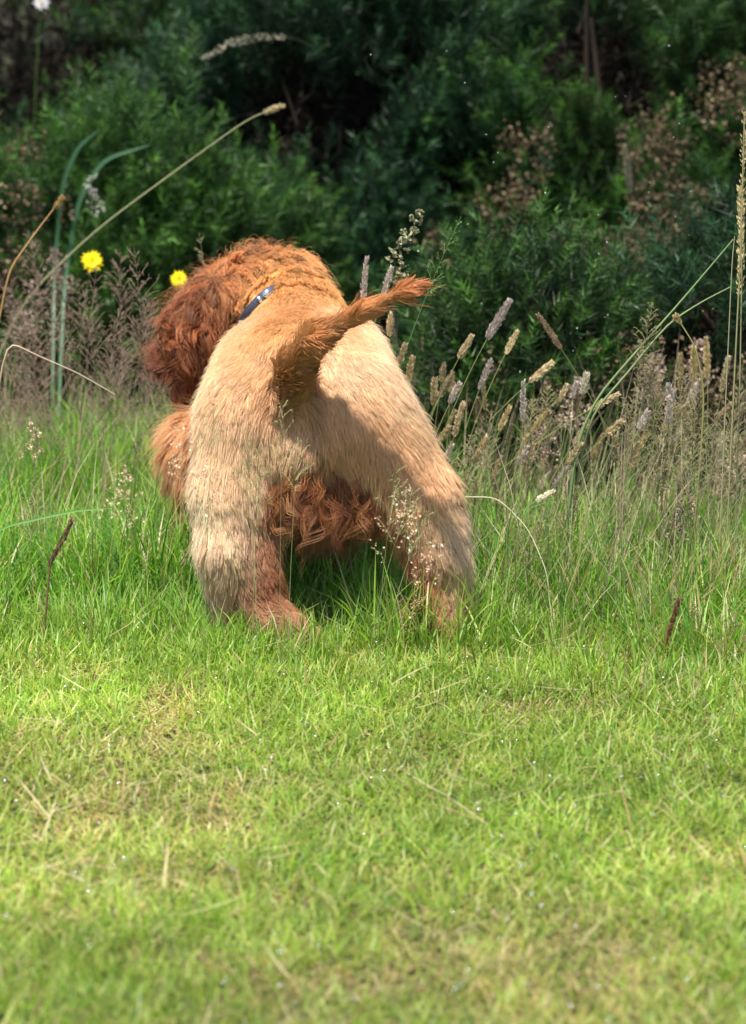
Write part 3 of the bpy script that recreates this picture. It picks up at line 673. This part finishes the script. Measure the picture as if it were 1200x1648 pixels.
A_ = [  # px, py(top), Y, length, radius, lean, colour, label
 (820, 484, .22, .075, .0085, .35, PINK, 'tallest pinkish plume grass stalk, standing right of the dog tail tip'),
 (758, 542, .25, .045, .0065, .30, TAN, 'tan seed head stalk left of the tall pinkish plume'),
 (832, 534, .28, .045, .0065, .30, TAN, 'tan seed head stalk just right of the tall pinkish plume'),
 (888, 584, .30, .045, .0065, .75, TAN, 'tan seed head bending right, above the pale cream plume'),
 (944, 603, .15, .040, .0095, .20, PALE, 'pale cream fluffy plume with a broad green stem'),
 (912, 620, .32, .035, .0060, .35, TAN, 'short tan head just left of the pale cream plume'),
 (994, 634, .30, .040, .0065, 1.1, TAN, 'tan seed head lying nearly level right of the pale cream plume'),
 (842, 614, .20, .050, .0060, .05, PINK, 'thin pale upright plume in the middle of the tall grasses'),
 (948, 678, .22, .040, .0065, .45, TAN, None), (1000, 678, .25, .040, .0065, .8, TAN, None), (934, 714, .20, .040, .0065, .4, TAN, None),
 (858, 716, .25, .045, .0065, .15, TAN, None), (790, 580, .30, .045, .0065, .25, PINK, None), (714, 586, .35, .035, .0055, .1, TAN, None),
 (820, 655, .30, .045, .006, .3, GOLDN, None), (882, 660, .35, .045, .006, .4, GOLDN, None), (848, 700, .30, .04, .006, .2, TAN, None),
 (782, 705, .25, .04, .006, .3, TAN, None), (915, 750, .25, .045, .006, .5, PINK, None), (806, 735, .28, .04, .006, .1, TAN, None),
 (866, 507, .35, .055, .006, -.5, (.40, .27, .18), 'brown seed head leaning left in front of the dark hedge'),
 (1116, 560, .45, .06, .006, .02, GOLDN, None), (1136, 545, .45, .06, .006, .02, GOLDN, None), (1095, 570, .45, .05, .006, .05, GOLDN, None),
 (1172, 575, .45, .05, .006, .1, TAN, None), (590, 415, .30, .06, .006, .05, PINK, 'upright pale spike standing behind the dog back, left of its tail'),
 (630, 432, .30, .035, .0055, .25, PINK, 'short spike poking up above the dog tail'), (628, 505, .30, .04, .006, .02, TAN, 'small spike at the dog flank beneath its tail'),
 (652, 555, .30, .04, .006, .2, TAN, None), (664, 575, .30, .045, .007, .15, GOLDN, None), (700, 610, .3, .04, .006, .1, TAN, None),
 (745, 650, .3, .045, .006, .2, TAN, None), (970, 700, .3, .04, .006, .3, TAN, None), (1040, 700, .3, .04, .006, .25, GOLDN, None),
 (890, 790, .1, .03, .005, 1.0, PALE, None), (765, 770, .2, .04, .005, .05, TAN, None), (1160, 700, .3, .05, .006, .1, PALE, None), (1100, 655, .25, .04, .006, -.2, TAN, None)]
for px, py, Y, L, r, ln, c, lb in A_:
    fog_stalk((px, py, Y), L * 1.2, r * .86, ln, lb or 'small tan seed head in the crowd of tall grasses right of the dog', c, group=FOG)
for k in range(38):
    px, py = rng.uniform(700, 1200), rng.uniform(600, 800)
    fog_stalk((px, py, rng.uniform(.1, .75)), rng.uniform(.03, .05), rng.uniform(.0035, .006), rng.uniform(-.1, .5), 'small tan seed head in the crowd of tall grasses right of the dog', [TAN, PINK, GOLDN, (.4, .3, .2)][k % 4])
# airy panicles
for px, py, Y, L, sp, ln, lb in ((1050, 485, .20, .13, .035, .1, 'tall purplish panicle right of the tan heads, darkest at its top'),
    (1060, 560, .22, .14, .045, .2, None), (1100, 600, .25, .14, .05, .1, None), (1040, 570, .2, .12, .045, -.1, None), (1085, 640, .2, .13, .05, .2, None),
    (1130, 600, .3, .13, .045, .1, None), (1150, 660, .25, .13, .045, .0, None), (1190, 620, .3, .13, .045, .1, None), (1020, 640, .25, .12, .04, .1, None),
    (1180, 700, .2, .12, .045, .0, None), (1120, 700, .15, .12, .045, .1, None), (1060, 700, .2, .12, .045, .0, None), (860, 640, .4, .1, .04, .1, None), (880, 620, .45, .1, .04, .0, None),
    (790, 660, .3, .1, .035, .1, None), (760, 700, .25, .1, .035, .1, None), (930, 780, .2, .1, .04, .2, None), (880, 820, .1, .1, .04, .2, None)):
    panicle((px, py, Y), L, sp, ln, lb or 'purplish brown panicle in the mass at the right of the tall grasses', group='purplish panicles at the right', col=(.40, .30, .24), whorls=12, per=5)
panicle((742, 348, .10), .10, .028, .30, 'green panicle rising just behind the dog tail tip', (.30, .30, .18), scol=(.16, .26, .08), whorls=8, per=3, size=.006, group='green panicle')
panicle((320, 375, .85), .06, .03, -.1, 'small grey panicle showing above the dog ear', (.42, .40, .36), whorls=5, per=3)
for px, py, Y in ((1095, 950, .0), (1180, 980, -.2), (1210, 1010, -.2), (640, 960, -.05)):
    panicle((px, py, Y), .08, .03, .1, 'low reddish panicle in the lower grass on the right', (.36, .22, .12), group='low reddish panicles', scol=(.3, .2, .1), whorls=6)
# in front of the dog's rump
for px, py, Y, L, sp, ln in ((455, 640, -.20, .09, .035, .02), (395, 700, -.18, .10, .05, -.05), (345, 640, -.16, .05, .02, .05), (420, 720, -.18, .10, .05, .05), (670, 780, -.17, .10, .05, .25), (640, 745, -.18, .10, .05, .1), (690, 820, -.16, .08, .04, .3), (480, 700, -.2, .08, .04, .05)):
    panicle((px, py, Y), L, sp, ln, 'hair thin panicle with pale dots in front of the dog rump', (.62, .46, .32), group='thin panicles in front of the dog', scol=(.36, .38, .16), whorls=6, per=2, size=.0030, r=.0005)
# left: haze of purple-brown panicles
for k in range(54):
    px = rng.uniform(-30, 330); py = rng.normal(560, 75); Y = rng.uniform(.55, 1.2)
    panicle((px, py, Y), rng.uniform(.10, .16), rng.uniform(.04, .06), rng.uniform(-.15, .15), 'thin purplish panicle in the haze of dry grass left of the dog', (.34, .24, .20), group='purplish panicles left of the dog', whorls=8, scol=(.28, .20, .14))
panicle((60, 780, .2), .09, .05, .1, 'low green brown panicle standing alone at the left edge', (.32, .26, .14), whorls=8)

# long lone stalks
GRN, STR = (.17, .27, .07), (.50, .43, .26)
def lone(label, pts, r0, r1, col, head=None, name='grass_stalk', foot=True):
    P = np.array([at(*p) for p in pts]); 
    if foot: P[0, 2] = 0
    # smooth the polyline
    t = np.linspace(0, len(P) - 1, 26); Q = np.stack([np.interp(t, np.arange(len(P)), P[:, k]) for k in range(3)], 1)
    for _ in range(3): Q[1:-1] = (Q[:-2] + 2 * Q[1:-1] + Q[2:]) / 4
    root = empty(name, tuple(Q[0])); tag(root, label, 'grass'); stem_mesh('stem', [Q], r0, r1, col, root)
    if head:
        k, rad, c = head; V, F, C = spike(Q[k:], rad, 260, c, .006); mesh_obj('seed_head', V, F, M_DRY, C, root)
    return root
lone('long pale green stalk slanting up from the left edge to a thin head', [(-60, 820, 1.2), (20, 500, 1.2), (150, 372, 1.2), (300, 262, 1.2), (400, 190, 1.2), (455, 170, 1.2)], .0016, .0008, (.36, .36, .20), (22, .005, (.5, .42, .25)))
lone('bare dry stalk slanting down right at the left edge', [(-40, 800, .35), (5, 545, .32), (60, 572, .32), (125, 600, .32), (185, 635, .32)], .0016, .0008, (.62, .48, .36))
lone('orange dry stalk at the left edge, pointing up right', [(-60, 700, .7), (10, 440, .7), (60, 370, .7), (100, 318, .7)], .002, .0008, (.50, .30, .12), (22, .004, (.5, .34, .15)))
lone('thick green stem arching from the pale cream plume up to the right edge', [(900, 900, .2), (925, 720, .2), (960, 640, .2), (1020, 570, .2), (1100, 480, .22), (1180, 385, .22)], .0028, .0010, (.20, .30, .12))
lone('second green stem arching right, ending level near the right edge', [(905, 910, .24), (940, 680, .2), (1010, 600, .2), (1075, 520, .2), (1130, 485, .2), (1175, 462, .2)], .0022, .0008, (.24, .32, .14))
lone('curved yellow green stem arching over to the right among the brown heads', [(1110, 800, .2), (1135, 640, .2), (1120, 560, .2), (1095, 520, .2), (1088, 510, .2)], .0018, .0008, (.34, .32, .12), (19, .004, (.5, .4, .2)))
lone('tall knobbly spike stalk at the right edge, highest of all', [(1165, 900, .1), (1180, 640, .1), (1192, 400, .1), (1198, 180, .1)], .0014, .001, (.38, .36, .18), (14, .0055, (.62, .48, .26)))
lone('second tall spike stalk at the right edge, lower head', [(1180, 900, .12), (1190, 640, .12), (1194, 420, .12), (1190, 300, .12)], .0013, .0008, (.38, .36, .18), (15, .0055, (.6, .5, .26)))
lone('thin bare vertical stem left of the tall spikes at the right edge', [(1155, 900, .12), (1165, 700, .12), (1178, 420, .12), (1182, 380, .12)], .0010, .0006, (.45, .42, .24))
lone('drooping dry stem arching to the right over the lower grass', [(740, 800, .1), (800, 800, .1), (850, 850, .08), (880, 920, .05), (885, 980, .04)], .0014, .0006, (.52, .50, .34), foot=False)
lone('reddish dock stem low in the lawn at right', [(1063, 1085, -.15), (1072, 1030, -.15), (1085, 990, -.15), (1092, 965, -.15)], .0022, .001, (.28, .10, .05), (8, .0018, (.24, .13, .07)), name='dock_stem')
lone('reddish brown dock stem in the green grass left of the dog', [(68, 960, .0), (80, 905, .0), (100, 870, .0), (115, 838, .0)], .0018, .001, (.22, .12, .07), (8, .0028, (.20, .13, .08)), name='dock_stem')
lone('dry straw lying level across the lawn at right', [(760, 1236, -.45), (900, 1228, -.45), (1040, 1230, -.45), (1200, 1232, -.45)], .0009, .0009, (.60, .50, .33), foot=False, name='straw')
lone('broken dry straw lying at lower right edge', [(1060, 1395, -.78), (1120, 1368, -.78), (1210, 1345, -.78)], .0016, .0012, (.60, .48, .32), foot=False, name='straw')
lone('blurred pale plume nodding to the left before the hedge at the top', [(560, 140, 2.3), (520, 85, 2.1), (480, 62, 1.9), (430, 58, 1.8), (375, 66, 1.75), (325, 95, 1.75)], .0007, .0005, (.10, .12, .06), (12, .009, (.40, .36, .27)), foot=False)
fog_stalk((1005, 235, 1.5), .11, .008, -.12, 'blurred cream plume before the brown flowered bush', (.42, .38, .26), group=None, base=(float(at(1060, 500, 1.5).x), 1.75, 0), scol=(.10, .12, .05))

# dense thin green and straw culms of the tall stand, uncountable
def culms():
    n = 1700
    P = np.stack([rng.uniform(.10, .95, n), rng.uniform(.0, .95, n), np.zeros(n)], 1)
    m = 1800; Q = np.stack([rng.uniform(-.95, -.05, m), rng.uniform(.35, 1.3, m), np.zeros(m)], 1)
    k = 1200; S = np.stack([rng.choice([-1, 1], k) * rng.uniform(.95, 3, k), rng.uniform(.3, 1.3, k), np.zeros(k)], 1)
    T_ = np.stack([rng.uniform(-1.0, .1, 1500), rng.uniform(.9, 1.35, 1500), np.zeros(1500)], 1)
    P = np.concatenate([P, Q, S, T_]); N = len(P); right = P[:, 0] > 0
    H = np.where(right, rng.uniform(.14, .34, N), rng.uniform(.10, .26, N)) * (.7 + .5 * noise3(P, .15, 91))
    c = pick([(.13, .22, .06), (.26, .32, .11), (.40, .34, .20), (.50, .42, .28), (.26, .18, .13)], [3, 3, 4, 3, 3], N) * rng.uniform(.7, 1.1, (N, 1))
    V, F, C = blade_mesh(P, H, rng.uniform(.0009, .0020, N), rng.normal(0, 1.1, N), np.abs(rng.normal(.15, .2, N)), rng.uniform(0, .7, N), c, None, rng.uniform(-1.5, 1.5, N))
    tag(mesh_obj('tall_grass', V, F, M_DRY, C), 'thick stand of thin green and straw coloured tall grass before the hedge', 'grass', kind='stuff')
culms()

# ------------------------------------------------------------------ flowers and broad leaves
def daisy(label, px, py, Y, rad, col, name, tilt=.5, petals=16, layers=2):
    c = np.array(at(px, py, Y)); b = np.array([c[0] - .03, c[1] + .02, 0]); root = empty(name, tuple(b)); tag(root, label, 'flower')
    stem_mesh('stem', [curve3(b, c, (-.02, 0, .02), 12)], .0014, .001, (.12, .22, .05), root)
    nrm = norm(np.array([.1, -math.cos(tilt), math.sin(tilt)])); a = norm(np.cross(nrm, [0, 0, 1.])); bb = np.cross(nrm, a)
    Vs = []
    for l_ in range(layers):
        for k in range(petals):
            th = (k + .5 * l_) / petals * 2 * math.pi + rng.normal(0, .05); d = a * math.cos(th) + bb * math.sin(th); s = -a * math.sin(th) + bb * math.cos(th)
            r = rad * (1 - .25 * l_) * rng.uniform(.85, 1.1); w = rad * .17; up = nrm * (.0015 + .003 * l_)
            Vs.append([c + up, c + up + d * r * .6 - s * w, c + up * 1.6 + d * r, c + up + d * r * .6 + s * w])
    V = np.array(Vs).reshape(-1, 3); mesh_obj('petals', V, np.arange(len(V)).reshape(-1, 4), M_PETAL, np.tile(np.array(col), (len(V), 1)), root)
    q = c + nrm * .004 + rng.normal(0, rad * .13, (40, 3)); V, F, C = flakes(q, np.full(40, .003), np.tile(np.array(col) * np.array([.9, .75, .6]), (40, 1)))
    mesh_obj('flower_centre', V, F, M_PETAL, C, root); return root
daisy('yellow flower at the far left before the hedge', 148, 421, 1.3, .021, (.85, .68, .01), 'yellow_flower', .45)
daisy('yellow flower touching the dog ear outline', 288, 450, 1.1, .017, (.85, .68, .01), 'yellow_flower', .5)
daisy('blurred white flower at the top left corner', 66, 4, 2.45, .018, (.8, .8, .8), 'white_flower', .4, 8, 1)
def broad(label, pts, w, col):
    NB = 30
    P = np.array([at(*p) for p in pts]); P[0, 2] = 0; t = np.linspace(0, len(P) - 1, NB); Q = np.stack([np.interp(t, np.arange(len(P)), P[:, k]) for k in range(3)], 1)
    for _ in range(3): Q[1:-1] = (Q[:-2] + 2 * Q[1:-1] + Q[2:]) / 4
    T = norm(np.gradient(Q, axis=0)); s = norm(np.cross(T, [.1, -1., .3])); u = np.linspace(0, 1, NB); ww = w * np.minimum(.35 + u * 1.1, 1) * np.clip((1 - u) * 4, 0, 1) ** .6
    up = np.cross(s, T)
    V = np.stack([Q - s * ww[:, None], Q - up * ww[:, None] * .35, Q + s * ww[:, None]], 1).reshape(-1, 3); i = np.arange(NB * 3).reshape(NB, 3)
    F = np.concatenate([np.stack([i[:-1, k], i[:-1, k + 1], i[1:, k + 1], i[1:, k]], 1) for k in (0, 1)])
    tag(mesh_obj('grass_leaf', V, F, M_LEAF, np.tile(np.array(col), (NB * 3, 1)), None, True, ctr=tuple(Q[0])), label, 'leaf')
broad('wide bluish green leaf arching left before the hedge', [(82, 800, 1.3), (84, 640, 1.5), (86, 440, 1.7), (100, 290, 1.7), (125, 235, 1.7), (160, 208, 1.7)], .0042, (.05, .13, .06))
broad('wide bluish green leaf arching right above the yellow flower', [(92, 800, 1.3), (95, 640, 1.5), (102, 460, 1.7), (125, 320, 1.7), (165, 255, 1.7), (245, 232, 1.7)], .0046, (.06, .15, .07))
broad('bright green blade slanting right at the left edge below the dry haze', [(-70, 985, .15), (-45, 885, .15), (5, 848, .15), (60, 835, .15), (120, 822, .15), (180, 818, .15)], .0018, (.16, .34, .08))

# specks of fluff drifting before the hedge
def specks():
    n = 46; P = np.array([at(rng.uniform(560, 1180), rng.uniform(60, 640), rng.uniform(.1, .9)) for _ in range(n)])
    V, F, C = flakes(P, np.full(n, .0022), np.full((n, 3), .8), .1)
    tag(mesh_obj('drifting_fluff', V, F, M_PETAL, C), 'tiny white specks of fluff drifting in front of the dark hedge', 'fluff', kind='stuff')
specks()

def dew():
    n = 420; V, F = [], []
    P = np.stack([rng.uniform(-.7, .7, n), rng.uniform(-2.0, .1, n), rng.uniform(.012, .035, n)], 1)
    u = np.linspace(0, 2 * math.pi, 7)[:-1]; unit = [(0, 0, 1)] + [(math.cos(a) * c, math.sin(a) * c, z) for c, z in ((.8, .6), (1, 0), (.8, -.6)) for a in u] + [(0, 0, -1)]
    unit = np.array(unit); f = []
    for k in range(6):
        j = (k + 1) % 6; f += [[0, 1 + k, 1 + j], [19, 13 + j, 13 + k]]
        for r in (1, 7): f += [[r + k, r + 6 + k, r + 6 + j], [r + k, r + 6 + j, r + j]]
    V = (P[:, None] + unit[None] * rng.uniform(.0008, .0021, (n, 1, 1))).reshape(-1, 3); F = (np.array(f)[None] + (np.arange(n) * 20)[:, None, None]).reshape(-1, 3)
    m = plain_mat('dew', (.8, .8, .8), .22, .9, .5); tag(mesh_obj('dew_drops', V, F, m, None, None, True), 'glinting dew drops scattered on the lawn', 'dew', kind='stuff')
dew()
